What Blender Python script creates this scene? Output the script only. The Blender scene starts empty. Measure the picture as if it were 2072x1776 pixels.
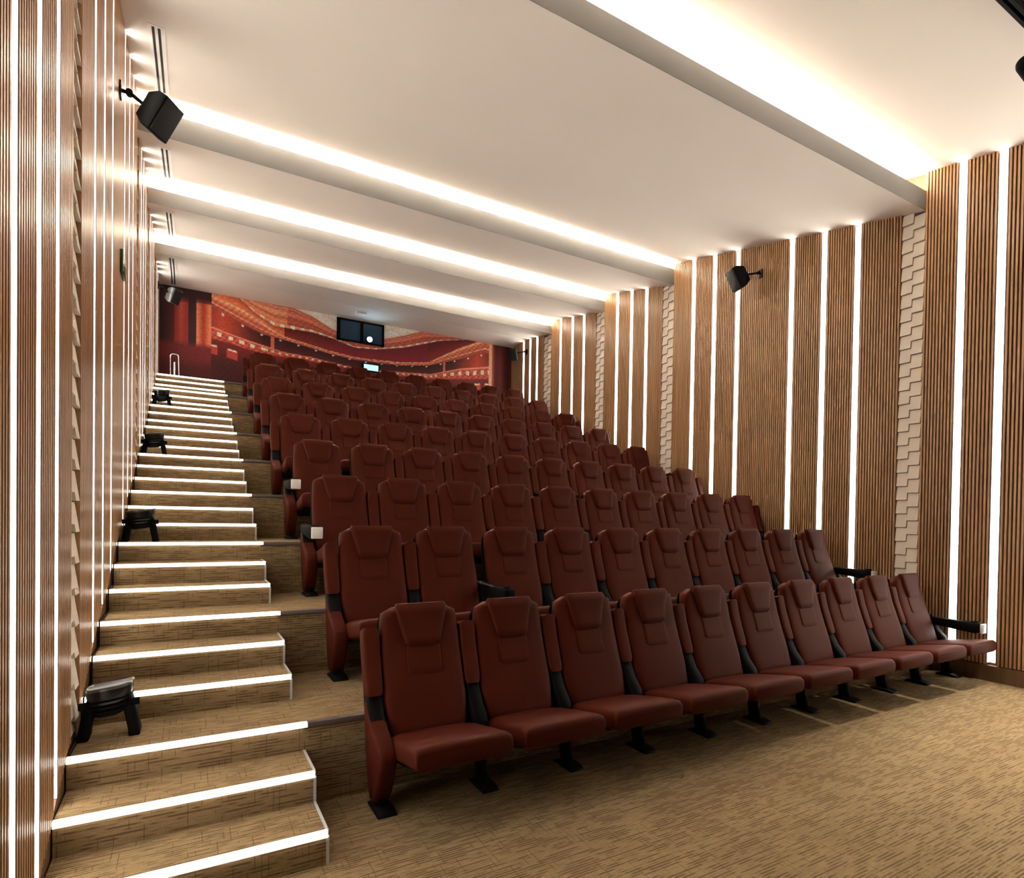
import bpy, bmesh, math, random
from mathutils import Vector, Matrix

random.seed(7)
sc = bpy.context.scene
COL = sc.collection

# ------------------------------------------------------------------ camera
yaw, pitch, roll = 0.5129342, -0.0134070, 0.0148139
FPX, CX, CY = 1170.04, 1037.0, 1068.70
CAMX, EYE = 0.50179, 1.56982
fw = Vector((math.sin(yaw)*math.cos(pitch), math.cos(yaw)*math.cos(pitch), math.sin(pitch)))
rt0 = Vector((math.cos(yaw), -math.sin(yaw), 0.0))
up0 = rt0.cross(fw)
rt = math.cos(roll)*rt0 + math.sin(roll)*up0
up = -math.sin(roll)*rt0 + math.cos(roll)*up0
cam_d = bpy.data.cameras.new('camera')
cam = bpy.data.objects.new('camera', cam_d)
COL.objects.link(cam)
M = Matrix.Identity(4)
for i in range(3):
    M[i][0], M[i][1], M[i][2] = rt[i], up[i], -fw[i]
M[0][3], M[1][3], M[2][3] = CAMX, 0.0, EYE
cam.matrix_world = M
cam_d.sensor_fit = 'HORIZONTAL'
cam_d.sensor_width = 36.0
cam_d.lens = 36.0*FPX/2072.0
cam_d.shift_x = (1036.0-CX)/2072.0
cam_d.shift_y = (CY-888.0)/2072.0
cam_d.clip_start = 0.05
sc.camera = cam

# ------------------------------------------------------------------ world, exposure
w = bpy.data.worlds.new('world'); sc.world = w; w.use_nodes = True
w.node_tree.nodes['Background'].inputs[0].default_value = (0.9, 0.8, 0.7, 1)
w.node_tree.nodes['Background'].inputs[1].default_value = 0.02
sc.view_settings.view_transform = 'Standard'
sc.view_settings.look = 'None'
sc.view_settings.gamma = 1.0
sc.view_settings.use_curve_mapping = False
sc.view_settings.exposure = 1.3
sc.cycles.use_denoising = True
sc.cycles.max_bounces = 5
sc.cycles.diffuse_bounces = 4
sc.cycles.glossy_bounces = 2
sc.cycles.transmission_bounces = 1
sc.cycles.use_adaptive_sampling = True
sc.cycles.adaptive_threshold = 0.09
sc.cycles.adaptive_min_samples = 16
sc.cycles.sample_clamp_indirect = 6.0
sc.cycles.caustics_reflective = False
sc.cycles.caustics_refractive = False

LED_COL = (1.0, 0.92, 0.80)
WALL_LED = 6.3       # wall light strips
COVE_LED = 76.0      # strips in the ceiling coves
STAIR_LED = 1.5      # strips on the stair nosings
FILL_SPOT_W = 370.0       # added unseen spotlight that brightens the floor by the right wall

# ------------------------------------------------------------------ dimensions
W = 7.66             # slat face of the right wall
XL = 0.025           # slat face of the left wall
S = 1.061            # open side of the staircase
P = 1.0789           # row pitch
T = 0.3076           # short tread
Y3 = 3.2824          # nosing of the first tier
RISE = 0.15
YB = 12.9            # back wall
YF = -1.6            # front end of what is built
PITCH = 0.611        # seat pitch
SX0 = 1.43           # first seat stand
YROW = 3.02          # seat stand line of the first row

def nosing(i):
    k, m = divmod(i-3, 3)
    return Y3 + k*P + (0 if m == 0 else (P-2*T) + (m-1)*T), RISE*i

def rake(y):
    pts = [nosing(i) for i in range(1, 28)]
    if y <= pts[0][0]:
        return max(0.17, pts[0][1] - (pts[0][0]-y)*0.45)
    for (a, za), (b, zb) in zip(pts, pts[1:]):
        if a <= y <= b:
            return za + (zb-za)*(y-a)/(b-a)
    return pts[-1][1] + 0.05

def tier_z(y):
    return 0.0 if y < Y3 else 3*RISE*min(9, int((y-Y3)/P)+1)

LIPS = [(3.43, 5.10, 5.31), (7.27, 5.60, 5.86), (9.14, 5.72, 5.925), (11.06, 5.81, 5.98)]
SLOPE = [0.20, 0.222, 0.242, 0.20, 0.14]
def sec_z(s, y):
    if s == 0:
        return 5.526 + SLOPE[0]*(y-3.43)
    if s == 4:
        return min(5.955, 5.81 + SLOPE[4]*(y-11.06))
    return LIPS[s-1][1] + SLOPE[s]*(y-LIPS[s-1][0])
def ceil_z(y):
    s = sum(1 for l in LIPS if y >= l[0])
    return sec_z(s, y)

# ------------------------------------------------------------------ materials
def mat(name):
    m = bpy.data.materials.new(name); m.use_nodes = True
    nt = m.node_tree
    return m, nt, nt.nodes['Principled BSDF'], nt.links
def plain(name, col, rough=0.5, metal=0.0, spec=0.5):
    m, nt, b, L = mat(name)
    b.inputs['Base Color'].default_value = (*col, 1)
    b.inputs['Roughness'].default_value = rough
    b.inputs['Metallic'].default_value = metal
    b.inputs['Specular IOR Level'].default_value = spec
    return m
def emit(name, col, strength):
    m, nt, b, L = mat(name)
    b.inputs['Base Color'].default_value = (0.8, 0.8, 0.8, 1)
    b.inputs['Emission Color'].default_value = (*col, 1)
    b.inputs['Emission Strength'].default_value = strength
    return m
def N(nt, t, **k):
    n = nt.nodes.new(t)
    for a, v in k.items(): setattr(n, a, v)
    return n
def ramp(nt, stops):
    r = N(nt, 'ShaderNodeValToRGB')
    e = r.color_ramp.elements
    while len(e) < len(stops): e.new(0.5)
    for q, (p, c) in zip(e, stops):
        q.position = p; q.color = (*c, 1)
    return r
def world_vec(nt, L, scale, mixyz=False):
    g = N(nt, 'ShaderNodeNewGeometry')
    src = g.outputs['Position']
    if mixyz:   # fold height into depth so treads and risers share one weave
        s = N(nt, 'ShaderNodeSeparateXYZ'); L.new(src, s.inputs[0])
        a = N(nt, 'ShaderNodeMath', operation='ADD'); L.new(s.outputs[1], a.inputs[0]); L.new(s.outputs[2], a.inputs[1])
        c = N(nt, 'ShaderNodeCombineXYZ'); L.new(s.outputs[0], c.inputs[0]); L.new(a.outputs[0], c.inputs[1])
        src = c.outputs[0]
    m = N(nt, 'ShaderNodeMapping'); m.inputs['Scale'].default_value = scale
    L.new(src, m.inputs['Vector'])
    return m.outputs[0]
def noise(nt, L, vec, scale=1.0, detail=2.0, rough=0.5):
    n = N(nt, 'ShaderNodeTexNoise')
    n.inputs['Scale'].default_value = scale; n.inputs['Detail'].default_value = detail
    n.inputs['Roughness'].default_value = rough
    L.new(vec, n.inputs['Vector'])
    return n.outputs['Fac']
def mixc(nt, L, fac, a, b, blend='MIX'):
    m = N(nt, 'ShaderNodeMix', data_type='RGBA', blend_type=blend)
    if isinstance(fac, float): m.inputs[0].default_value = fac
    else: L.new(fac, m.inputs[0])
    for s, v in ((6, a), (7, b)):
        if isinstance(v, tuple): m.inputs[s].default_value = (*v, 1)
        else: L.new(v, m.inputs[s])
    return m.outputs[2]
def bump(nt, L, b, h, strength, dist):
    n = N(nt, 'ShaderNodeBump'); n.inputs['Strength'].default_value = strength; n.inputs['Distance'].default_value = dist
    L.new(h, n.inputs['Height']); L.new(n.outputs[0], b.inputs['Normal'])

def carpet_mat():
    m, nt, b, L = mat('woven_carpet')
    g = N(nt, 'ShaderNodeNewGeometry'); s = N(nt, 'ShaderNodeSeparateXYZ'); L.new(g.outputs['Position'], s.inputs[0])
    def mth(op, a, c=None):
        n = N(nt, 'ShaderNodeMath', operation=op)
        for i, v in enumerate((a, c)):
            if v is None: continue
            if isinstance(v, (int, float)): n.inputs[i].default_value = v
            else: L.new(v, n.inputs[i])
        return n.outputs[0]
    X_, V_ = s.outputs[0], mth('ADD', s.outputs[1], s.outputs[2])      # treads and risers share one weave
    def threads(along, across, freq, run, lo, hi, width):
        """broken threads: one line per 1/freq metre, cut into dashes by noise along the line"""
        q = mth('MULTIPLY', across, freq)
        idx = mth('FLOOR', q); fr = mth('FRACT', q)
        c = N(nt, 'ShaderNodeCombineXYZ'); L.new(mth('MULTIPLY', along, run), c.inputs[0]); L.new(mth('MULTIPLY', idx, 7.31), c.inputs[1])
        f = noise(nt, L, c.outputs[0], 1, 2, 0.6)
        r = ramp(nt, [(lo, (1, 1, 1)), (hi, (0, 0, 0))]); L.new(f, r.inputs[0])
        d = mth('ABSOLUTE', mth('SUBTRACT', fr, 0.5))
        e = ramp(nt, [(width*0.6, (1, 1, 1)), (width, (0, 0, 0))]); L.new(d, e.inputs[0])
        return mth('MULTIPLY', r.outputs[0], e.outputs[0])
    t1 = threads(X_, V_, 62, 6.0, 0.45, 0.55, 0.30)
    t2 = threads(X_, V_, 118, 8.0, 0.42, 0.55, 0.34)
    t3 = threads(V_, X_, 36, 7.5, 0.40, 0.47, 0.085)
    f3 = noise(nt, L, world_vec(nt, L, (2.2, 3.0, 1), True), 1, 3, 0.55)    # broad patches
    f4 = noise(nt, L, world_vec(nt, L, (190, 190, 1), True), 1, 2, 0.7)     # pile speckle
    base = mixc(nt, L, f3, (0.27, 0.192, 0.101), (0.44, 0.322, 0.18))
    spk = ramp(nt, [(0.3, (0.66, 0.64, 0.60)), (0.7, (1.16, 1.14, 1.10))]); L.new(f4, spk.inputs[0])
    base = mixc(nt, L, 1.0, base, spk.outputs[0], 'MULTIPLY')
    c = mixc(nt, L, mth('MULTIPLY', t2, 0.55), base, (0.19, 0.125, 0.066))
    c = mixc(nt, L, mth('MULTIPLY', t1, 0.90), c, (0.135, 0.083, 0.042))
    c = mixc(nt, L, mth('MULTIPLY', t3, 0.70), c, (0.11, 0.068, 0.036))
    L.new(c, b.inputs['Base Color'])
    b.inputs['Roughness'].default_value = 0.95
    b.inputs['Specular IOR Level'].default_value = 0.1
    bump(nt, L, b, f4, 0.4, 0.004)
    return m
def wood_mat(name, dark, light, rough, coat):
    m, nt, b, L = mat(name)
    f1 = noise(nt, L, world_vec(nt, L, (28, 28, 0.9)), 1, 4, 0.6)
    f2 = noise(nt, L, world_vec(nt, L, (1.3, 1.3, 0.5)), 1, 2, 0.5)
    r = ramp(nt, [(0.25, dark), (0.75, light)]); L.new(f1, r.inputs[0])
    t = ramp(nt, [(0.3, (0.82, 0.80, 0.78)), (0.7, (1.05, 1.05, 1.05))]); L.new(f2, t.inputs[0])
    c = mixc(nt, L, 1.0, r.outputs[0], t.outputs[0], 'MULTIPLY')
    L.new(c, b.inputs['Base Color'])
    b.inputs['Roughness'].default_value = rough
    b.inputs['Coat Weight'].default_value = coat
    b.inputs['Coat Roughness'].default_value = 0.12
    return m
def leather_mat():
    m, nt, b, L = mat('red_brown_leather')
    f = noise(nt, L, world_vec(nt, L, (5, 5, 5)), 1, 3, 0.5)
    c = mixc(nt, L, f, (0.053, 0.0090, 0.0048), (0.076, 0.0136, 0.0070))
    L.new(c, b.inputs['Base Color'])
    b.inputs['Roughness'].default_value = 0.6
    b.inputs['Specular IOR Level'].default_value = 0.13
    b.inputs['Specular Tint'].default_value = (1.0, 0.55, 0.42, 1)
    g = noise(nt, L, world_vec(nt, L, (260, 260, 260)), 1, 1, 0.5)
    bump(nt, L, b, g, 0.12, 0.002)
    return m
def paint_mat(name, col, amt=0.04):
    m, nt, b, L = mat(name)
    f = noise(nt, L, world_vec(nt, L, (0.7, 0.7, 0.7)), 1, 2, 0.5)
    c = mixc(nt, L, f, tuple(v*(1-amt) for v in col), tuple(min(1, v*(1+amt)) for v in col))
    L.new(c, b.inputs['Base Color'])
    b.inputs['Roughness'].default_value = 0.8
    b.inputs['Specular IOR Level'].default_value = 0.25
    return m

MT = {}
MT['carpet'] = carpet_mat()
MT['slat'] = wood_mat('varnished_slat_wood', (0.36, 0.19, 0.088), (0.62, 0.375, 0.20), 0.31, 0.0)
MT['slat'].node_tree.nodes['Principled BSDF'].inputs['Specular IOR Level'].default_value = 0.32
MT['board'] = wood_mat('dark_backing_board', (0.014, 0.005, 0.0025), (0.026, 0.010, 0.005), 0.6, 0.0)
MT['base'] = wood_mat('brown_base_board', (0.12, 0.06, 0.03), (0.20, 0.11, 0.055), 0.45, 0.1)
MT['leather'] = leather_mat()
MT['ceiling'] = paint_mat('warm_white_ceiling_paint', (0.88, 0.83, 0.775))
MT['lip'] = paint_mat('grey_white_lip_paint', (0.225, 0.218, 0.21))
MT['tile'] = paint_mat('cream_tile', (0.74, 0.655, 0.555))
MT['grout'] = paint_mat('tile_backing', (0.10, 0.085, 0.07))
MT['black'] = plain('black_plastic', (0.002, 0.002, 0.0022), 0.65, 0.0, 0.1)
MT['blackm'] = plain('black_steel', (0.003, 0.003, 0.0035), 0.6, 0.0, 0.15)
MT['cap'] = plain('lit_pale_plastic', (0.80, 0.78, 0.74), 0.3)  # pale armrest ends; on the aisle side they paint in light
MT['alu'] = plain('brushed_aluminium', (0.62, 0.63, 0.68), 0.45, 0.35)
MT['chrome'] = plain('chrome', (0.8, 0.8, 0.82), 0.12, 1.0)
MT['trimdark'] = plain('dark_edge_trim', (0.05, 0.03, 0.022), 0.45)
MT['white'] = plain('white_enamel', (0.92, 0.91, 0.89), 0.4)
MT['slot'] = plain('slot_black', (0.004, 0.004, 0.004), 0.8)
MT['glass'] = plain('dark_blue_port_glass', (0.014, 0.045, 0.085), 0.12)
MT['maroon'] = paint_mat('dark_red_wall_paint', (0.10, 0.012, 0.012), 0.1)
MT['darkwall'] = paint_mat('dark_front_wall', (0.10, 0.08, 0.07))
MT['wall_led'] = emit('wall_strip_light', LED_COL, WALL_LED)
MT['cove_led'] = emit('cove_strip_light', LED_COL, COVE_LED*0.62)
MT['cove_led2'] = emit('cove_strip_light_rear', LED_COL, COVE_LED*1.7)
MT['stair_led'] = emit('stair_strip_light', (1.0, 0.90, 0.76), STAIR_LED)
MT['lens'] = emit('projector_lens_light', (0.55, 0.85, 1.0), 40.0)
MT['cyan'] = emit('cyan_booth_screen', (0.22, 0.80, 0.78), 0.75)
MT['green'] = plain('dark_green_plastic', (0.015, 0.07, 0.03), 0.3)

# ------------------------------------------------------------------ helpers
def link(o, parent=None):
    COL.objects.link(o)
    if parent is not None: o.parent = parent
    return o
def mesh_of(name, verts, faces, m, smooth=False):
    me = bpy.data.meshes.new(name)
    me.from_pydata([tuple(v) for v in verts], [], faces)
    me.update()
    if m is not None: me.materials.append(m)
    if smooth:
        for p in me.polygons: p.use_smooth = True
    return me
def add(name, me, parent=None, loc=None):
    o = bpy.data.objects.new(name, me)
    link(o, parent)
    if loc is not None: o.location = loc
    return o
class MB:
    def __init__(s): s.v, s.f = [], []
    def box(s, x0, x1, y0, y1, z0, z1):
        b = len(s.v)
        s.v += [(x, y, z) for z in (z0, z1) for y in (y0, y1) for x in (x0, x1)]
        s.f += [tuple(b+i for i in q) for q in ((0,2,3,1),(4,5,7,6),(0,1,5,4),(2,6,7,3),(0,4,6,2),(1,3,7,5))]
        return s
    def prism(s, prof, x0, x1):           # closed (y,z) outline extruded along x
        b = len(s.v); n = len(prof)
        s.v += [(x0, y, z) for y, z in prof] + [(x1, y, z) for y, z in prof]
        s.f += [tuple(b+i for i in range(n))[::-1], tuple(b+n+i for i in range(n))]
        s.f += [(b+i, b+(i+1) % n, b+n+(i+1) % n, b+n+i) for i in range(n)]
        return s
    def loft(s, rings):                   # list of equal closed rings, capped
        b = len(s.v); n = len(rings[0])
        for r in rings: s.v += [tuple(p) for p in r]
        for j in range(len(rings)-1):
            for i in range(n):
                a, c = b+j*n+i, b+j*n+(i+1) % n
                s.f.append((a, c, c+n, a+n))
        s.f.append(tuple(b+i for i in range(n))[::-1])
        s.f.append(tuple(b+(len(rings)-1)*n+i for i in range(n)))
        return s
    def cyl(s, p0, p1, r0, r1=None, n=14):
        r1 = r0 if r1 is None else r1
        p0, p1 = Vector(p0), Vector(p1); d = (p1-p0).normalized()
        a = d.orthogonal().normalized(); c = d.cross(a)
        R = lambda p, r: [p + r*(math.cos(2*math.pi*i/n)*a + math.sin(2*math.pi*i/n)*c) for i in range(n)]
        return s.loft([R(p0, r0), R(p1, r1)])
    def tube(s, pts, r, n=8):
        rings = []
        pts = [Vector(p) for p in pts]
        for i, p in enumerate(pts):
            d = (pts[min(i+1, len(pts)-1)] - pts[max(i-1, 0)]).normalized()
            a = d.cross(Vector((0, 0, 1)))
            if a.length < 1e-3: a = Vector((1, 0, 0))
            a.normalize(); c = d.cross(a)
            rings.append([p + r*(math.cos(2*math.pi*k/n)*a + math.sin(2*math.pi*k/n)*c) for k in range(n)])
        return s.loft(rings)
    def mesh(s, name, m, smooth=False, bevel=0.0, seg=2):
        me = mesh_of(name, s.v, s.f, m, smooth)
        bm = bmesh.new(); bm.from_mesh(me)
        bmesh.ops.recalc_face_normals(bm, faces=bm.faces)
        if bevel:
            es = [e for e in bm.edges if len(e.link_faces) == 2 and e.calc_face_angle(0) > 0.5]
            bmesh.ops.bevel(bm, geom=es, offset=bevel, segments=seg, profile=0.5, affect='EDGES', clamp_overlap=True)
            for f in bm.faces: f.smooth = True
        bm.to_mesh(me); bm.free()
        if smooth or bevel:
            try: me.set_sharp_from_angle(angle=math.radians(50))
            except Exception: pass
        return me
def tag(o, label=None, cat=None, group=None, kind=None):
    if label: o['label'] = label
    if cat: o['category'] = cat
    if group: o['group'] = group
    if kind: o['kind'] = kind
    return o
def empty(name, loc, label, cat, group=None):
    o = bpy.data.objects.new(name, None); link(o); o.location = loc; o.empty_display_size = 0.1
    return tag(o, label, cat, group)
ORD = ['', 'first', 'second', 'third', 'fourth', 'fifth', 'sixth', 'seventh', 'eighth', 'ninth', 'tenth', 'eleventh',
       'twelfth', 'thirteenth', 'fourteenth', 'fifteenth', 'sixteenth', 'seventeenth', 'eighteenth', 'nineteenth', 'twentieth',
       'twenty-first', 'twenty-second', 'twenty-third']

# ------------------------------------------------------------------ setting: floor, tiers, stairs
XR = W + 0.09
fl = add('floor', MB().box(-0.08, XR, YF, YB, -0.12, 0.0).mesh('floor', MT['carpet']))
tag(fl, 'beige streaked woven carpet floor in front of the seats', 'floor', kind='structure')
for k in range(1, 10):
    y0 = Y3 + (k-1)*P; y1 = Y3 + k*P if k < 9 else YB
    t = add('tier', MB().box(S, XR, y0, y1, 3*RISE*(k-1), 3*RISE*k).mesh('tier', MT['carpet']), fl)
    add('edge_trim', MB().box(S, W+0.02, y0-0.012, y0+0.03, 3*RISE*k-0.03, 3*RISE*k+0.004).mesh('edge_trim', MT['trimdark'], bevel=0.004, seg=1), t)

stairs = empty('staircase', (0, nosing(1)[0], 0), 'carpeted aisle staircase with glowing step edges along the left wall', 'stairs')
ystair = stairs.location.y
for i in range(1, 28):
    y, z = nosing(i)
    y1 = nosing(i+1)[0] if i < 27 else YB
    k = i//3
    st = add('step', MB().box(0.028, S, y-ystair, y1-ystair, 3*RISE*k if i % 3 else 3*RISE*(k-1), z).mesh('step', MT['carpet']), stairs)
    xe = S+0.004 if i % 3 else S+0.02
    add('light_strip', MB().box(0.028, xe, y-ystair-0.014, y-ystair+0.016, z-0.021, z+0.004).mesh('light_strip', MT['stair_led']), st)
    if i % 3:
        tr = MB().box(S-0.001, S+0.012, y-ystair-0.006, y-ystair+0.012, 3*RISE*k if i % 3 == 1 else z-RISE, z-0.021)
        tr.box(S-0.001, S+0.012, y-ystair+0.016, y1-ystair, z-0.012, z+0.004)
        add('edge_trim', tr.mesh('edge_trim', MT['alu']), st)

# ------------------------------------------------------------------ setting: ceiling
def slab(prof): return MB().prism(prof, -0.08, XR)
CT = 6.7
cl = add('ceiling', slab([(YF, sec_z(0, YF)), (3.43+0.34, sec_z(0, 3.77)), (3.43+0.34, sec_z(0, 3.77)+0.05), (YF, sec_z(0, YF)+0.05)]).mesh('ceiling', MT['ceiling']))
tag(cl, 'warm white stepped ceiling with glowing coves', 'ceiling', kind='structure')
for s in range(1, 5):
    yl, zb, zt = LIPS[s-1]
    ye = LIPS[s][0] + 0.34 if s < 4 else YB + 0.02
    low = [(yl, zb)] + ([(11.06 + (5.955-5.81)/0.14, 5.955)] if s == 4 else []) + [(ye, sec_z(s, ye))]
    add('ceiling_panel', slab(low + [(y, z+0.03) for y, z in reversed(low)]).mesh('ceiling_panel', MT['ceiling']), cl)
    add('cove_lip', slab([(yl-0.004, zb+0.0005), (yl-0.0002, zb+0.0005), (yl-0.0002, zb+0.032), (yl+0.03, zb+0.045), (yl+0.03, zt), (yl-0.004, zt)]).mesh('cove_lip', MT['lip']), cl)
    add('cove_back', slab([(yl+0.30, sec_z(s, yl+0.30)+0.01), (yl+0.32, sec_z(s, yl+0.32)+0.01), (yl+0.32, sec_z(s-1, yl+0.32)), (yl+0.30, sec_z(s-1, yl+0.30))]).mesh('cove_back', MT['ceiling']), cl)
    cv = add('cove_light', MB().box(0.16, W-0.14, yl+0.10, yl+0.15, zb+0.05, zt-(0.095 if s == 1 else 0.018)).mesh('cove_light', MT['cove_led'] if s == 1 else MT['cove_led2']))
    tag(cv, 'light strip hidden behind the %s ceiling lip counting from the front' % ORD[s], 'light strip', 'cove light strips')

# ------------------------------------------------------------------ setting: side walls with slats, tiles and strips
LEDS = [12.28, 11.97, 11.655, 10.67, 10.22, 9.81, 8.74, 8.33, 7.93, 6.82, 6.39, 5.95, 5.06, 4.60, 4.17, 3.07, 2.72, 2.37]
TILES = [(11.06, 11.36), (9.14, 9.40), (7.27, 7.53), (3.43, 3.67)]
FILL_LEDS = [2.02, 1.67, 1.32, 0.97, 0.62]     # unseen strips added on the right wall to brighten the floor
GAP = 0.04
def panel_list(leds, start):
    out, a = [], start
    for c0, c1 in sorted([(y-GAP, y+GAP) for y in leds] + TILES):
        if c0 - a > 0.05: out.append((a, c0))
        a = c1
    return out + [(a, YB)]

slat_me = MB().box(0, 1, -0.5, 0.5, 0, 1).mesh('slat', MT['slat'])       # unit slat, scaled per slat
def wedge_tile(wd, h):                                                    # shingle-like: flush at the top, proud at the foot
    return MB().prism([(0, 0), (1, 0), (0.35, 1), (0, 1)], -0.5, 0.5)
def tile_mesh():
    v = [(0, -.5, 0), (1, -.5, 0), (.35, -.5, 1), (0, -.5, 1), (0, .5, 0), (1, .5, 0), (.35, .5, 1), (0, .5, 1)]
    f = [(0,1,2,3), (4,7,6,5), (0,4,5,1), (1,5,6,2), (2,6,7,3), (0,3,7,4)]
    me = mesh_of('tile', v, f, MT['tile'])
    bm = bmesh.new(); bm.from_mesh(me); bmesh.ops.recalc_face_normals(bm, faces=bm.faces); bm.to_mesh(me); bm.free()
    return me
tile_me = tile_mesh()
HT = 0.157
for side in ('left', 'right'):
    sg = 1 if side == 'left' else -1                       # direction into the room
    face = XL if side == 'left' else W
    X = lambda d: face - sg*d                              # d metres behind the slat face
    lo, hi = sorted((X(0.055), X(0.10)))
    wall = add('wall_'+side, MB().box(lo, hi, YF, YB+0.1, -0.12, CT).mesh('wall_'+side, MT['base']))
    tag(wall, '%s side wall with wooden slats, light strips and tile columns' % side, 'wall', kind='structure')
    bot = (lambda y: rake(y)-0.02) if side == 'left' else (lambda y: tier_z(y)+0.165)
    for p0, p1 in (panel_list(LEDS, 1.1) if side == 'left' else panel_list(LEDS+FILL_LEDS, 0.35)):
        zb0 = min(bot(p0+0.01), bot(p1-0.01)); ztop = min(ceil_z(p0+0.002), ceil_z(p1-0.002))
        x0, x1 = sorted((X(0.03), X(0.054)))
        if side == 'left':
            prof = [(p0, bot(p0)), (p1, bot(p1)), (p1, ceil_z(p1-0.002)+0.01), (p0, ceil_z(p0+0.002)+0.01)]
            pm = MB().prism(prof, x0, x1)
        else:
            pm = MB()
            ys = [p0] + [Y3+k*P for k in range(0, 9) if p0 < Y3+k*P < p1] + [p1]
            for q0, q1 in zip(ys, ys[1:]):
                pm.prism([(q0, bot(q0+0.001)), (q1, bot(q1-0.001)), (q1, ceil_z(q1-0.002)+0.01), (q0, ceil_z(q0+0.002)+0.01)], x0, x1)
        panel = add('slat_panel', pm.mesh('slat_panel', MT['board']), wall)
        n = max(2, round((p1-p0)/0.0325))
        pt = (p1-p0)/n
        for j in range(n):
            y = p0 + pt*(j+0.5)
            zb = bot(y)+0.004; zt = ceil_z(y)+0.004
            sl = add('slat', slat_me, panel)
            sl.location = (X(0.03), y, zb)
            sl.scale = (sg*0.03, pt*0.52, zt-zb)
    for t0, t1 in TILES:
        x0, x1 = sorted((X(0.035), X(0.055)))
        ytm = (t0+t1)/2
        zb0 = bot(t0+0.01)
        colm = add('tile_column', MB().prism([(t0, bot(t0+0.001)), (t1, bot(t1-0.001)), (t1, ceil_z(t1)), (t0, ceil_z(t0+0.001))], x0, x1).mesh('tile_column', MT['grout']), wall)
        wd = (t1-t0)/2
        for c in range(2):
            y = t0 + wd*(c+0.5)
            z = bot(y) + (HT*0.5 if c else 0.0) - HT*0.5
            top = ceil_z(y)
            while z < top:
                za, zb_ = max(z, bot(y)), min(z+HT, top)
                if zb_-za > 0.05:
                    tl = add('tile', tile_me, colm)
                    tl.location = (X(0.035), y, za+0.003)
                    tl.scale = (sg*0.034, wd-0.006, zb_-za-0.007)
                z += HT
    for j, y in enumerate(LEDS if side == 'left' else LEDS + FILL_LEDS):
        zb = bot(y)+0.02; zt = ceil_z(y)-0.004
        x0, x1 = sorted((X(0.046), X(0.055)))
        ch = add('wall_light', MB().box(x0, x1, y-0.0395, y+0.0395, zb, zt).box(*sorted((X(0.002), X(0.055))), y-0.0395, y-0.035, zb, zt).box(*sorted((X(0.002), X(0.055))), y+0.035, y+0.0395, zb, zt).mesh('wall_light', MT['alu']))
        tag(ch, 'glowing vertical light strip on the %s wall, %s from the back' % (side, ORD[j+1]), 'light strip', 'vertical wall light strips')  # the frontmost right-wall strips are added fill, out of view
        x0, x1 = sorted((X(0.030), X(0.046)))
        add('diffuser', MB().box(x0, x1, y-0.034, y+0.034, zb+0.01, zt-0.005).mesh('diffuser', MT['wall_led'], bevel=0.004, seg=1), ch)

# base boards
pts = [nosing(i) for i in range(1, 28)]
prof = [(1.1, 0.0), (1.1, 0.17)] + [(y, z-0.02) for y, z in pts] + [(YB, pts[-1][1]+0.03), (YB, pts[-1][1]-0.5)] + [(y+0.3, max(0.0, z-0.5)) for y, z in reversed(pts)]
tag(add('baseboard_left', MB().prism(prof, XL-0.05, XL-0.004).mesh('baseboard_left', MT['base'])), 'brown stringer board following the stairs', 'baseboard', kind='structure')

bb = MB()
ys = [0.35] + [Y3+k*P for k in range(9)] + [YB]
for q0, q1 in zip(ys, ys[1:]):
    z = tier_z(q0+0.01)
    bb.box(W-0.004, W+0.05, q0, q1, z, z+0.16)
tag(add('baseboard_right', bb.mesh('baseboard_right', MT['base'])), 'brown base board below the right slats', 'baseboard', kind='structure')

# front end of the hall (behind the camera)
wf = add('wall_front', MB().box(-0.08, XR, YF-0.1, YF, -0.12, 5.2).mesh('wall_front', MT['darkwall']))
tag(wf, 'dark plain wall at the screen end', 'wall', kind='structure')
wb = add('wall_back', MB().box(-0.08, XR, YB+0.03, YB+0.13, 3.9, CT).mesh('wall_back', MT['maroon']))
tag(wb, 'dark red rear wall at the top of the stairs', 'wall', kind='structure')

# printed picture of an old theatre on the rear wall (flat print, colours per point)
LOW_TOP = [(0.88, 5.316), (1.2, 5.222), (1.58, 5.133), (1.98, 5.061), (2.2, 5.01), (2.77, 4.985), (3.21, 4.936), (3.62, 4.904), (4.21, 4.904), (4.79, 4.941), (5.49, 4.993), (5.78, 5.086), (6.27, 5.238), (7.05, 5.395)]
LOW_BOT = [(0.88, 5.074), (1.2, 5.032), (1.62, 4.946), (1.98, 4.913), (2.28, 4.918), (2.77, 4.904), (3.21, 4.866), (3.62, 4.854), (4.21, 4.84), (4.79, 4.853), (5.49, 4.881), (5.78, 4.919), (6.28, 4.985), (7.06, 5.088)]
MID_TOP = [(0.89, 5.916), (1.4, 5.753), (1.83, 5.543), (2.12, 5.36), (2.42, 5.3), (2.77, 5.248), (3.12, 5.182), (3.7, 5.125), (4.21, 5.134), (4.74, 5.161), (5.44, 5.263), (5.77, 5.462), (6.27, 5.744), (6.88, 6.03)]
MID_BOT = [(0.89, 5.711), (1.4, 5.467), (1.83, 5.31), (2.12, 5.274), (2.42, 5.232), (2.77, 5.179), (3.12, 5.121), (3.7, 5.067), (4.21, 5.075), (4.74, 5.087), (5.44, 5.187), (5.78, 5.303), (6.27, 5.468), (6.89, 5.701)]
UP_BOT = [(0.9, 6.3), (1.4, 5.963), (1.68, 5.711), (2.05, 5.524), (2.42, 5.51), (2.8, 5.517), (3.2, 5.462), (3.7, 5.335), (4.21, 5.373), (4.83, 5.515), (5.34, 5.685), (5.72, 5.815), (6.31, 5.936), (6.88, 6.03)]
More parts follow.
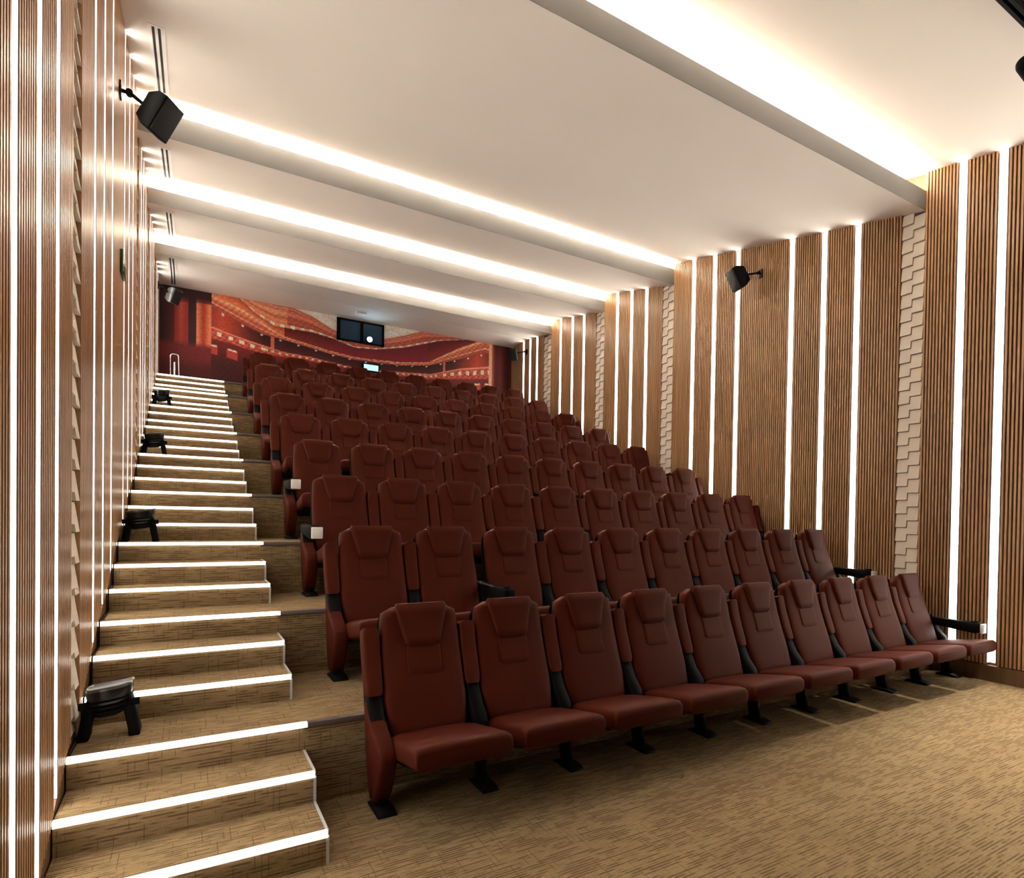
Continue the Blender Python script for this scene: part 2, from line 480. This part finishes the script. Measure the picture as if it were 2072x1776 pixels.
UP_TOP = [(0.9, 6.4), (1.4, 6.077), (1.68, 5.98), (2.04, 5.935), (2.42, 5.928), (2.8, 5.82), (3.2, 5.626), (3.69, 5.502), (4.21, 5.544), (4.83, 5.755), (5.33, 5.952), (5.72, 5.973), (6.31, 6.0), (6.88, 6.1)]
def pl(tab, x):
    if x <= tab[0][0]: return tab[0][1]
    for (a, va), (b, vb) in zip(tab, tab[1:]):
        if x <= b: return va + (vb-va)*(x-a)/(b-a)
    return tab[-1][1]
def mixt(a, b, t):
    t = max(0.0, min(1.0, t)); return tuple(u+(v-u)*t for u, v in zip(a, b))
DK, MR, RD, TN, OR, CR, HL = (34, 4, 8), (74, 12, 14), (132, 34, 26), (186, 92, 70), (206, 112, 72), (240, 206, 186), (255, 214, 178)
def mural_rgb(x, z):
    h = math.sin(x*41.3+z*17.7)*math.sin(z*63.1-x*9.3)          # small woven variation
    if x < 0.90:                                                # pillars of the picture's left edge
        if x < 0.27: c = mixt(DK, MR, (x-0.05)/0.25)
        elif x < 0.50: c = mixt(RD, TN, (0.5-abs(x-0.38)/0.12)*0.8 + (z-5.2)*0.4)
        elif x < 0.645: c = (42, 6, 14)
        elif x < 0.88: c = mixt((140, 48, 30), (214, 120, 86), abs(x-0.76)/0.12)
        else: c = TN
        if z > 5.72 - 0.2*max(0, 0.6-x): c = mixt(c, DK, (z-5.62)/0.2)
        if z < 4.95: c = mixt(c, (96, 20, 22), (4.95-z)/0.1)
        if z < 4.62: c = mixt(c, MR, (4.62-z)/0.2)
        return c
    if x > 7.02:
        if x < 7.10: return (226, 150, 120)
        if x < 7.27: return mixt(TN, MR, (x-7.10)/0.1)
        return mixt((52, 8, 10), (96, 22, 20), 0.5+0.5*math.sin((x-7.27)*18))
    lt, lb, mt, mb, ub, ut = (pl(t, x) for t in (LOW_TOP, LOW_BOT, MID_TOP, MID_BOT, UP_BOT, UP_TOP))
    if z > ut:                                                  # painted dome of the picture
        d = z-ut
        c = mixt((250, 226, 212), (226, 176, 158), 0.5+0.5*math.sin(d*34))
        if d < 0.03: c = (150, 84, 66)
        return c
    if z > ub:                                                  # upper circle
        f = (z-ub)/max(0.02, ut-ub)
        c = mixt((128, 46, 34), (216, 132, 104), f) if x > 2.3 else mixt((196, 104, 66), (232, 158, 120), f)
        c = mixt(c, (110, 36, 28), 0.45*(0.5+0.5*math.sin(f*16)))
        if f < 0.16: c = HL if math.sin(x*32) > 0.2 else (206, 120, 96)
        return mixt(c, HL, 0.18*h)
    if z > mt:
        f = (z-mt)/max(0.02, ub-mt)
        c = mixt((120, 28, 24), (70, 10, 12), f) if x > 2.25 else mixt((210, 120, 76), (150, 62, 40), f)
        if 3.3 < x < 5.4: c = mixt(c, (110, 12, 44), 0.5)
        return mixt(c, RD, 0.25*h)
    if z > mb:                                                  # dress circle front
        f = (z-mb)/max(0.02, mt-mb)
        c = mixt((150, 60, 46), (216, 126, 92), f)
        if f > 0.80 or 0.30 < f < 0.38: c = (242, 172, 138)
        return mixt(c, (120, 40, 30), 0.4*h+0.15)
    if z > lt:
        f = (z-lt)/max(0.02, mb-lt)
        side = max(0.0, 1-abs(x-1.1)/0.75) + max(0.0, 1-abs(x-6.7)/0.7)
        c = mixt(mixt(MR, DK, f), (168, 62, 42), min(1, side))
        k = (x*2.8) % 1.0                                       # lamps under the circle
        if 0.82 < f < 0.95 and k < 0.14: c = (255, 214, 190)
        for px in (2.02, 5.83):
            if abs(x-px) < 0.03: c = (176, 92, 72)
        return c
    if z > lb:                                                  # lower tier front with its row of lamps
        f = (z-lb)/max(0.02, lt-lb)
        c = mixt((140, 44, 36), (190, 92, 70), 0.5+0.5*h)
        k = (x*(7.5 if 1.9 < x < 5.7 else 5.0)) % 1.0
        if 0.35 < f < 0.72 and k < 0.42: c = (250, 190, 162)
        if f > 0.86: c = (214, 124, 100)
        return c
    c = mixt((104, 22, 22), (58, 10, 12), (lb-z)/0.4)
    for bx in (0.91, 1.27, 6.3, 6.7, 7.0):
        if abs(x-bx) < 0.10 and lb-0.30 < z < lb-0.12: c = (160, 52, 44)
        if abs(x-bx) < 0.08 and lb-0.15 < z < lb-0.115: c = (255, 190, 165)
    return mixt(c, RD, 0.2*h)
def srgb_lin(v):
    v /= 255.0
    return v/12.92 if v <= 0.04045 else ((v+0.055)/1.055)**2.4
nx, nz = 560, 150
x0m, x1m, z0m, z1m = 0.0, W+0.03, 4.06, 5.952
vs, fs, cs = [], [], []
for j in range(nz+1):
    for i in range(nx+1):
        x = x0m + (x1m-x0m)*i/nx; z = z0m + (z1m-z0m)*j/nz
        vs.append((x, YB, z)); r, g, b = mural_rgb(x, z)
        cs += [min(0.95, 1.75*srgb_lin(r)), min(0.95, 1.75*srgb_lin(g)), min(0.95, 1.75*srgb_lin(b)), 1.0]
for j in range(nz):
    for i in range(nx):
        a_ = j*(nx+1)+i; fs.append((a_, a_+1, a_+nx+2, a_+nx+1))
b0 = len(vs)
for (i, j) in ((0, 0), (nx, 0), (nx, nz), (0, nz)):
    x = x0m + (x1m-x0m)*i/nx; z = z0m + (z1m-z0m)*j/nz
    vs.append((x, YB+0.02, z)); cs += [0.05, 0.01, 0.01, 1]
fs.append((b0+3, b0+2, b0+1, b0))
me = mesh_of('mural', vs, fs, None)
at_ = me.color_attributes.new('print', 'FLOAT_COLOR', 'POINT'); at_.data.foreach_set('color', cs)
m, nt, b, L = mat('mural_print')
vc = N(nt, 'ShaderNodeVertexColor'); vc.layer_name = 'print'
f = noise(nt, L, world_vec(nt, L, (26, 26, 40)), 1, 4, 0.7)
t = ramp(nt, [(0.3, (0.72, 0.70, 0.68)), (0.7, (1.22, 1.22, 1.22))]); L.new(f, t.inputs[0])
L.new(mixc(nt, L, 1.0, vc.outputs[0], t.outputs[0], 'MULTIPLY'), b.inputs['Base Color'])
b.inputs['Roughness'].default_value = 0.6
me.materials.append(m)
tag(add('theatre_mural', me), 'red printed mural of an old theatre\'s balconies covering the rear wall', 'mural')
# ------------------------------------------------------------------ projection port
pw = empty('projection_window', (3.83, YB, 5.68), 'black framed projection window in the mural below the ceiling', 'window')
fr = MB()
for bx in ((-0.52, 0.52, 0.215, 0.245), (-0.52, 0.52, -0.235, -0.205), (-0.52, -0.45, -0.235, 0.245), (0.475, 0.52, -0.235, 0.245), (-0.01, 0.05, -0.21, 0.22)):
    fr.box(bx[0], bx[1], -0.045, -0.001, bx[2], bx[3])
add('frame', fr.mesh('frame', MT['black']), pw)
for p in ((-0.45, -0.01), (0.05, 0.475)):
    add('pane', MB().box(p[0], p[1], -0.016, -0.004, -0.205, 0.215).mesh('pane', MT['glass']), pw)
pj = empty('projector', (4.005, YB-0.06, 5.535), 'projector lens shining blue-white in the projection window', 'projector')
add('barrel', MB().cyl((0, 0.043, 0), (0, -0.05, 0), 0.062, 0.068, 24).mesh('barrel', MT['black'], smooth=True), pj)
add('lens', MB().cyl((0, -0.048, 0), (0, -0.058, 0), 0.058, 0.046, 24).mesh('lens', MT['lens'], smooth=True), pj)
bs = empty('booth_screen', (4.06, YB-0.02, 4.93), 'small glowing cyan screen below the projector', 'screen')
add('housing', MB().box(-0.19, 0.19, -0.03, 0.019, -0.085, 0.085).mesh('housing', MT['black'], bevel=0.006, seg=1), bs)
add('display', MB().box(-0.16, 0.16, -0.034, -0.028, -0.062, 0.062).mesh('display', MT['cyan']), bs)

# ------------------------------------------------------------------ ceiling: slot vents, sensor, track spot
VENTS = [(1, 5.65, 7.00), (2, 7.65, 9.02), (3, 9.40, 10.88), (4, 11.14, 12.80)]
for q, (s, ya, yb) in enumerate(VENTS):
    v = empty('air_vent', (0.255, ya, sec_z(s, ya)), 'white slot air vent with two black slots, ceiling section %s' % ('behind the second lip' if s == 2 else 'behind the third lip' if s == 3 else 'nearest the mural' if s == 4 else 'above the large left speaker'), 'air vent', 'linear ceiling air vents')
    n = 6
    ysv = [ya + (yb-ya)*i/n for i in range(n+1)]
    if s == 4: ysv = sorted(ysv + [11.06 + (5.955-5.81)/0.14])
    def strip(x0, x1, d0, d1, y0=None, y1=None):
        mb = MB()
        yy = [y for y in ysv if (y0 is None or y >= y0) and (y1 is None or y <= y1)]
        if y0 is not None and yy[0] > y0: yy = [y0] + yy
        if y1 is not None and yy[-1] < y1: yy = yy + [y1]
        lo = [(y-ya, sec_z(s, y)-sec_z(s, ya)-d1) for y in yy]; hi = [(y-ya, sec_z(s, y)-sec_z(s, ya)-d0) for y in yy]
        return mb.prism(lo + hi[::-1], x0, x1)
    add('frame', strip(-0.062, 0.062, 0.0005, 0.006).mesh('frame', MT['white']), v)
    for xs in (-0.024, 0.020):
        add('slot', strip(xs-0.010, xs+0.010, 0.004, 0.0075, ya+0.03, yb-0.03).mesh('slot', MT['slot']), v)
sn = empty('ceiling_sensor', (3.70, 12.42, 5.955), 'small white box fixture on the ceiling above the projection window', 'sensor')
add('body', MB().box(-0.12, 0.12, -0.06, 0.06, -0.045, -0.0005).mesh('body', MT['white'], bevel=0.012), sn)
add('cover', MB().box(-0.09, 0.09, -0.068, -0.058, -0.035, -0.012).mesh('cover', MT['alu']), sn)

yt = 1.84
zt_ = sec_z(0, yt)
tk = empty('light_track', (5.9, yt, zt_), 'black lighting track on the ceiling at upper right corner', 'track')
tm = MB().box(-1.9, 1.7, -0.032, -0.010, -0.075, -0.02).box(-1.9, 1.7, 0.010, 0.032, -0.075, -0.02).box(-1.9, 1.7, -0.032, 0.032, -0.03, -0.012)
add('rail', tm.mesh('rail', MT['black']), tk)
for xs in (-1.5, 0.0, 1.4):
    add('mount', MB().box(xs-0.03, xs+0.03, -0.02, 0.02, -0.02, 0.0).mesh('mount', MT['blackm']), tk)
def spot_head(x, aim, label, power=0.0):
    r = empty('track_spotlight', (x, yt, zt_-0.075), label, 'spotlight', 'spotlights on the track')
    base = Vector((0, 0, -0.31)); d = (Vector(aim)-(Vector((x, yt, zt_-0.075))+base)).normalized()
    add('stem', MB().cyl((0, 0, 0.0), (0, 0, -0.30), 0.012).mesh('stem', MT['blackm'], smooth=True), r)
    mb = MB()
    a_ = d.orthogonal().normalized(); c_ = d.cross(a_)
    rings = []
    for t_, rr in ((-0.15, 0.020), (-0.147, 0.034), (-0.135, 0.046), (-0.11, 0.055), (0.15, 0.058), (0.15, 0.050), (0.12, 0.047)):
        rings.append([base + d*t_ + rr*(math.cos(k*math.pi/10)*a_+math.sin(k*math.pi/10)*c_) for k in range(20)])
    mb.loft(rings)
    add('can', mb.mesh('can', MT['black'], smooth=True), r)
    if power:
        ld = bpy.data.lights.new('fill_spot_lamp', 'SPOT'); ld.energy = power; ld.color = (1.0, 0.92, 0.78)
        ld.spot_size = math.radians(78); ld.spot_blend = 1.0; ld.shadow_soft_size = 0.16
        lo = bpy.data.objects.new('fill_lamp', ld); link(lo, r)
        lo.location = base + d*0.16
        lo.rotation_euler = d.to_track_quat('-Z', 'Y').to_euler()
spot_head(5.74, (7.6, 1.80, 4.45), 'black cylinder spotlight under the track at the right frame edge')
spot_head(6.75, (6.5, 0.75, 0.0), 'added unseen fill spotlight under the track nearest the right wall', FILL_SPOT_W)  # head and beam added out of view to lift the right-hand floor

# ------------------------------------------------------------------ wall speakers
def speaker(loc, wall_pt, aim, scale, label, light=False):
    r = empty('wall_speaker', loc, label, 'speaker', 'surround speakers')
    d = (Vector(aim)-Vector(loc)).normalized()
    up_ = Vector((0, 0, 1)); sd = d.cross(up_).normalized(); u2 = sd.cross(d)
    P_ = lambda a, b_, c: tuple((d*a + sd*b_ + u2*c)*scale)
    mb = MB()
    fr_ = [P_(0.11, sx*0.115, sz*0.16) for sx, sz in ((-1, -1), (1, -1), (1, 1), (-1, 1))]
    md = [P_(0.02, sx*0.115, sz*0.16) for sx, sz in ((-1, -1), (1, -1), (1, 1), (-1, 1))]
    bk = [P_(-0.11, sx*0.07, sz*0.11) for sx, sz in ((-1, -1), (1, -1), (1, 1), (-1, 1))]
    mb.loft([bk, md, fr_])
    add('cabinet', mb.mesh('cabinet', MT['lit_black'] if light else MT['black'], bevel=0.008), r)
    g = MB().loft([[P_(0.108, sx*0.105, sz*0.15) for sx, sz in ((-1, -1), (1, -1), (1, 1), (-1, 1))], [P_(0.122, sx*0.10, sz*0.145) for sx, sz in ((-1, -1), (1, -1), (1, 1), (-1, 1))]])
    add('grille', g.mesh('grille', MT['slot'], bevel=0.004, seg=1), r)
    wp = Vector(wall_pt)-Vector(loc); bp = Vector(P_(-0.10, 0, 0.0))
    nx_ = Vector((1, 0, 0)) if wall_pt[0] < 1 else Vector((-1, 0, 0))
    br = MB().tube([wp+nx_*0.012, wp+nx_*0.07, bp], 0.014)
    br.cyl(wp+nx_*0.065+Vector((0, -0.02, 0)), wp+nx_*0.065+Vector((0, 0.02, 0)), 0.024)
    ba = add('bracket', br.mesh('bracket', MT['blackm'], smooth=True), r)
    pm = MB().box(*sorted((wp.x+nx_.x*0.002, wp.x+nx_.x*0.014)), wp.y-0.035, wp.y+0.035, wp.z-0.06, wp.z+0.06)
    add('wall_plate', pm.mesh('wall_plate', MT['blackm']), ba)
MT['lit_black'] = plain('lit_black_cabinet', (0.09, 0.085, 0.085), 0.35)  # black cabinet greyed to paint in the light falling on it
speaker((0.285, 5.22, 4.62), (XL, 5.46, 4.86), (2.6, 3.6, 2.7), 0.86, 'large black speaker on a bracket high on the left wall')
speaker((7.38, 5.70, 5.10), (W, 5.55, 5.16), (3.2, 7.3, 2.6), 0.95, 'black speaker on the wide slat panel of the right wall')
speaker((7.42, 12.35, 5.62), (W, 12.12, 5.66), (4.5, 10.0, 3.6), 0.85, 'black speaker on the right wall near the mural')
speaker((0.25, 12.40, 5.61), (XL, 12.12, 5.66), (3.0, 10.0, 4.0), 0.85, 'black speaker greyed by painted-in light on the left wall near the mural', True)

# ------------------------------------------------------------------ stage lights and cable on the stairs
def stage_light(x, y, z, label):
    r = empty('stage_light', (x, y, z), label, 'stage light', 'floor stage lights on the stairs')
    def E_(z, rx, ry, tx=0.0, n=28):
        return [(rx*math.copysign(abs(math.cos(k*2*math.pi/n))**0.75, math.cos(k*2*math.pi/n)) + tx,
                 ry*math.copysign(abs(math.sin(k*2*math.pi/n))**0.75, math.sin(k*2*math.pi/n)),
                 z + 0.16*rx*math.cos(k*2*math.pi/n)) for k in range(n)]
    hd = add('head', MB().loft([E_(0.105, 0.050, 0.045), E_(0.12, 0.075, 0.062), E_(0.19, 0.092, 0.074), E_(0.235, 0.102, 0.082), E_(0.250, 0.100, 0.080)]).mesh('head', MT['gloss'], smooth=True), r)
    rm = MB()
    rings = [E_(0.246, 0.103, 0.083), E_(0.258, 0.104, 0.084), E_(0.262, 0.098, 0.078), E_(0.256, 0.090, 0.070)]
    add('rim', rm.loft(rings).mesh('rim', MT['rim'], smooth=True), hd)
    for k in range(3):
        z = 0.135 + 0.026*k
        add('cooling_fin', MB().loft([E_(z, 0.082+0.004*k, 0.070+0.003*k), E_(z+0.005, 0.092+0.004*k, 0.079+0.003*k), E_(z+0.010, 0.082+0.004*k, 0.070+0.003*k)]).mesh('cooling_fin', MT['black'], smooth=True), hd)
    for sx in (-1, 1):     # two thick splayed legs
        lg = MB().loft([[(sx*(x0_ + dx), y_, z_) for dx, y_ in ((-w_, -d_), (w_, -d_), (w_, d_), (-w_, d_))]
                        for x0_, z_, w_, d_ in ((0.072, 0.20, 0.020, 0.045), (0.088, 0.12, 0.026, 0.050), (0.104, 0.03, 0.024, 0.060), (0.108, 0.0, 0.026, 0.075))])
        add('leg', lg.mesh('leg', MT['black'], bevel=0.006, seg=1), r)
        add('knob', MB().cyl((sx*0.095, -0.03, 0.165), (sx*0.128, -0.03, 0.165), 0.020, 0.018, 12).mesh('knob', MT['black'], smooth=True), r)
MT['rim'] = plain('worn_grey_rim', (0.10, 0.10, 0.10), 0.25, 0.6)
MT['gloss'] = plain('gloss_black_metal', (0.004, 0.004, 0.005), 0.28, 0.0, 0.3)
for (i, wd) in ((3, 'lowest platform of the stairs, nearest the camera'), (9, 'stairs beside the fourth seat row'), (15, 'stairs beside the sixth seat row'), (21, 'stairs beside the eighth seat row')):
    y, z = nosing(i)
    stage_light(0.168, y+0.27, z, 'black stage light standing on the %s' % wd)
cp = []
for i in range(3, 22):
    y, z = nosing(i); y1, z1 = nosing(i+1)
    if i < 21:
        cp += [(0.036, y+0.03, z+0.005), (0.040+0.006*math.sin(i*2.1), (y+y1)/2, z+0.005), (0.036, y1-0.03, z+0.005), (0.036, y1-0.028, z1-0.04), (0.036, y1-0.022, z1+0.008)]
tag(add('power_cable', MB().tube(cp, 0.004, 6).mesh('power_cable', MT['black'])), 'thin black cable running up the stairs along the left wall', 'cable')

# ------------------------------------------------------------------ small things
sg_ = empty('wall_sign', (XL, 5.70, 3.60), 'small dark green sign plate on the left slat wall', 'sign')
add('plate', MB().box(0.001, 0.022, -0.12, 0.12, -0.09, 0.09).mesh('plate', MT['green'], bevel=0.004, seg=1), sg_)
cs_ = empty('rail_stand', (0.29, 12.2, 27*RISE), 'low chrome rail stand on the top landing before the mural', 'stand')
add('frame', MB().tube([(-0.065, 0, 0.006), (-0.065, 0, 0.40), (-0.055, 0, 0.43), (-0.03, 0, 0.445), (0.03, 0, 0.445), (0.055, 0, 0.43), (0.065, 0, 0.40), (0.065, 0, 0.006)], 0.011, 10).mesh('frame', MT['chrome'], smooth=True), cs_)
add('post', MB().cyl((0.0, 0, 0.01), (0.0, 0, 0.30), 0.016).mesh('post', MT['chrome'], smooth=True), cs_)
add('base', MB().box(-0.10, 0.10, -0.07, 0.07, 0.0, 0.012).mesh('base', MT['blackm'], bevel=0.004, seg=1), cs_)
# ------------------------------------------------------------------ cinema seats
def lerp(tab, t):
    for (a, va), (b, vb) in zip(tab, tab[1:]):
        if t <= b:
            f = 0 if b == a else max(0.0, (t-a)/(b-a))
            f = f*f*(3-2*f) if len(tab) > 4 else f
            return va + (vb-va)*f
    return tab[-1][1]
# front surface of the back in side view: height -> local y
BACK = [(0.32, 0.060), (0.50, 0.125), (0.65, 0.180), (0.80, 0.232), (0.95, 0.268), (1.07, 0.284)]
def back_y(z):
    for (a, va), (b, vb) in zip(BACK, BACK[1:]):
        if z <= b: return va + (vb-va)*(z-a)/(b-a)
    return BACK[-1][1]
def sring(hw, d, y, z, tilt, n=22, e=4.5, xo=0.0, off=0.0):
    """superellipse cross-section: half width hw, depth d behind the front surface at (y,z)"""
    out = []
    ny, nz = -math.cos(tilt), math.sin(tilt)      # towards the sitter
    for i in range(n):
        a = 2*math.pi*(i+0.5)/n
        c, s_ = math.cos(a), math.sin(a)
        px = hw*math.copysign(abs(c)**(2/e), c)
        q = d/2*math.copysign(abs(s_)**(2/e), s_) - d/2 + off
        out.append((xo+px, y + ny*q, z + nz*q))
    return out
def back_loft(z0, z1, hw, depth, off, steps, e=4.5, round_end=True):
    rings = []
    for j in range(steps+1):
        f = j/steps
        z = z0 + (z1-z0)*f
        h = hw(z); dd = depth; o = off
        if round_end:
            edge = min(f, 1-f)*steps
            k = 1.0 if edge >= 1 else (0.55 + 0.45*edge)
            dd = depth*k; o = off - (depth-dd)/2
            if edge < 1: h = h - 0.02*(1-edge)
        dz = 0.02
        tilt = math.atan2(back_y(z+dz)-back_y(z-dz), 2*dz)
        rings.append(sring(h, dd, back_y(z), z, tilt, e=e, off=o))
    return MB().loft(rings)

def hw_back(z):
    tab = [(0.32, 0.215), (0.40, 0.238), (0.55, 0.251), (0.72, 0.250), (0.86, 0.247), (0.96, 0.241), (1.01, 0.232), (1.04, 0.205), (1.055, 0.170)]
    return lerp(tab, z)
def hw_head(z):
    return lerp([(0.80, 0.100), (1.07, 0.172)], z)
C = {}
C['backrest'] = back_loft(0.335, 1.048, hw_back, 0.105, 0.0, 22).mesh('backrest', MT['leather'], smooth=True)
C['back_shell'] = back_loft(0.40, 1.015, lambda z: hw_back(z)+0.004, 0.03, -0.092, 12).mesh('back_shell', MT['black'], smooth=True)
C['headrest'] = back_loft(0.815, 1.066, hw_head, 0.075, 0.026, 10, e=5).mesh('headrest', MT['leather'], smooth=True)
C['stitched_panel'] = back_loft(0.660, 0.830, lambda z: 0.106, 0.03, 0.007, 9, e=9).mesh('stitched_panel', MT['leather'], smooth=True)
# seat cushion: domed top, rounded front
def seat_mesh():
    rings = []
    for y, zt, zb, hw in ((0.09, .352, .262, .225), (0.075, .372, .255, .250), (0.0, .392, .262, .266), (-0.18, .428, .298, .269),
                          (-0.345, .459, .332, .271), (-0.385, .461, .341, .271), (-0.400, .450, .349, .268), (-0.405, .432, .362, .264)):
        n = 26; r = []
        for i in range(n):
            a = 2*math.pi*(i+0.5)/n; c, s_ = math.cos(a), math.sin(a)
            x = hw*math.copysign(abs(c)**(2/11), c)
            z = (zt+zb)/2 + (zt-zb)/2*math.copysign(abs(s_)**(2/4), s_)
            if s_ > 0: z += 0.006*(1-(x/hw)**2)
            r.append((x, y, z))
        rings.append(r)
    return MB().loft(rings).mesh('seat', MT['leather'], smooth=True)
C['seat'] = seat_mesh()
C['seat_pan'] = MB().prism([(0.07, .27), (-.33, .345), (-.30, .318), (-.10, .262), (0.06, .235)], -0.235, 0.235).mesh('seat_pan', MT['black'], bevel=0.006, seg=1)
HX = PITCH/2
def arm_up(xc):        # arm folded up beside the back
    rings = []
    for j, z in enumerate((0.575, 0.59, 0.62, 0.70, 0.80, 0.87, 0.912, 0.930, 0.940)):
        h = (0.036, 0.046, 0.050, 0.051, 0.051, 0.051, 0.050, 0.046, 0.032)[j]
        dz = 0.02; tilt = math.atan2(back_y(z+dz)-back_y(z-dz), 2*dz)
        rings.append(sring(h, 0.085, back_y(z)+0.005, z, tilt, n=16, e=5, xo=xc))
    return MB().loft(rings)
def arm_down(xc):
    return MB().prism([(0.20, .60), (0.20, .53), (-0.02, .505), (-0.22, .490), (-0.26, .505), (-0.26, .596)], xc-0.044, xc+0.044)
def lit_arm_cap(xc):
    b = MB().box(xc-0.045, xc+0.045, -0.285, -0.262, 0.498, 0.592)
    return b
def cup_ring(xc):
    v, f = [], []
    n = 16
    for r, z in ((0.040, .598), (0.040, .606), (0.033, .606), (0.033, .575)):
        v += [(xc+r*math.cos(2*math.pi*i/n), -0.205+r*math.sin(2*math.pi*i/n), z) for i in range(n)]
    for k in range(3):
        f += [(k*n+i, k*n+(i+1) % n, (k+1)*n+(i+1) % n, (k+1)*n+i) for i in range(n)]
    f.append(tuple(3*n+i for i in range(n)))
    m = MB(); m.v, m.f = v, f
    return m
def bracket(xc):
    return MB().prism([(0.03, .30), (0.20, .30), (0.25, .50), (0.275, .61), (0.195, .60), (0.125, .47), (0.06, .40)], xc-0.043, xc+0.043)
def leg(xc):
    return MB().prism([(0.03, .31), (0.12, .31), (0.10, .12), (0.085, .02), (-0.01, .02), (0.01, .12)], xc-0.022, xc+0.022)
def foot(xc):
    return MB().prism([(-0.085, 0.001), (0.125, 0.001), (0.115, .016), (0.08, .028), (-0.03, .028), (-0.075, .016)], xc-0.052, xc+0.052)
def end_panel(xc, s):   # upholstered outer cheek of the row end
    prof = [(0.190, .540), (0.232, .535), (0.226, .44), (0.205, .34), (0.175, .20), (0.130, .07), (0.10, .03), (0.03, .03),
            (-0.015, .09), (-0.075, .20), (-0.100, .285), (-0.094, .330), (-0.060, .365), (0.010, .392), (0.075, .425), (0.130, .470)]
    return MB().prism(prof, xc-0.050, xc+0.048)
for nm, xs in (('l', -HX), ('r', HX)):
    C['arm_up'+nm] = arm_up(xs).mesh('armrest', MT['leather'], smooth=True)
    C['arm_dn'+nm] = arm_down(xs).mesh('armrest', MT['black'], bevel=0.008)
    C['cap'+nm] = lit_arm_cap(xs).mesh('end_cap', MT['cap'], bevel=0.006)
    C['cup'+nm] = cup_ring(xs).mesh('cup_holder', MT['blackm'], smooth=True)
    C['bracket'+nm] = bracket(xs).mesh('bracket', MT['black'], bevel=0.008, seg=1)
    C['leg'+nm] = leg(xs).mesh('leg', MT['blackm'], bevel=0.006, seg=1)
    C['foot'+nm] = foot(xs).mesh('foot_plate', MT['blackm'], bevel=0.003, seg=1)
    C['end'+nm] = end_panel(xs, 1).mesh('end_panel', MT['leather'], bevel=0.022, seg=3)

ARM_DOWN = {(1, 11), (2, 11), (2, 3), (3, 1), (4, 1), (4, 2), (5, 11), (6, 11), (8, 11), (9, 11)}
ROWW = ['', 'front', 'second', 'third', 'fourth', 'fifth', 'sixth', 'seventh', 'eighth', 'last']
for row in range(1, 10):
    for k in range(1, 11):
        pos = 'nearest the aisle' if k == 1 else ('against the right wall' if k == 10 else '%s from the aisle' % ORD[k])
        ext = ' with lowered armrest' if (row, k) in ARM_DOWN or (k == 10 and (row, 11) in ARM_DOWN) else ''
        ch = empty('cinema_seat', (SX0 + PITCH*(k-0.5), YROW + P*(row-1), 3*RISE*(row-1)),
                   'red-brown leather cinema seat%s, %s row%s, %s' % (ext, ROWW[row], ' from the front' if 1 < row < 9 else '', pos), 'seat', 'raked rows of cinema seats')
        for nm in ('backrest', 'seat'):
            o = add(nm, C[nm], ch)
            if nm == 'backrest':
                for q in ('headrest', 'stitched_panel', 'back_shell'): add(q, C[q], o)
            else:
                add('seat_pan', C['seat_pan'], o)
        for nm, idx in (('l', k),) + ((('r', 11),) if k == 10 else ()):
            if (row, idx) in ARM_DOWN:
                ar = add('armrest', C['arm_dn'+nm], ch); tag(ar, 'lowered black armrest')
                if idx in (1, 11): add('end_cap', C['cap'+nm], ar)  # pale cap; at the aisle it stands for a lit armrest side
                add('cup_holder', C['cup'+nm], ar)
            else:
                add('armrest', C['arm_up'+nm], ch)
            add('bracket', C['bracket'+nm], ch)
            lg = add('leg', C['leg'+nm], ch)
            add('foot_plate', C['foot'+nm], lg)
            if idx in (1,):
                add('end_panel', C['end'+nm], ch)
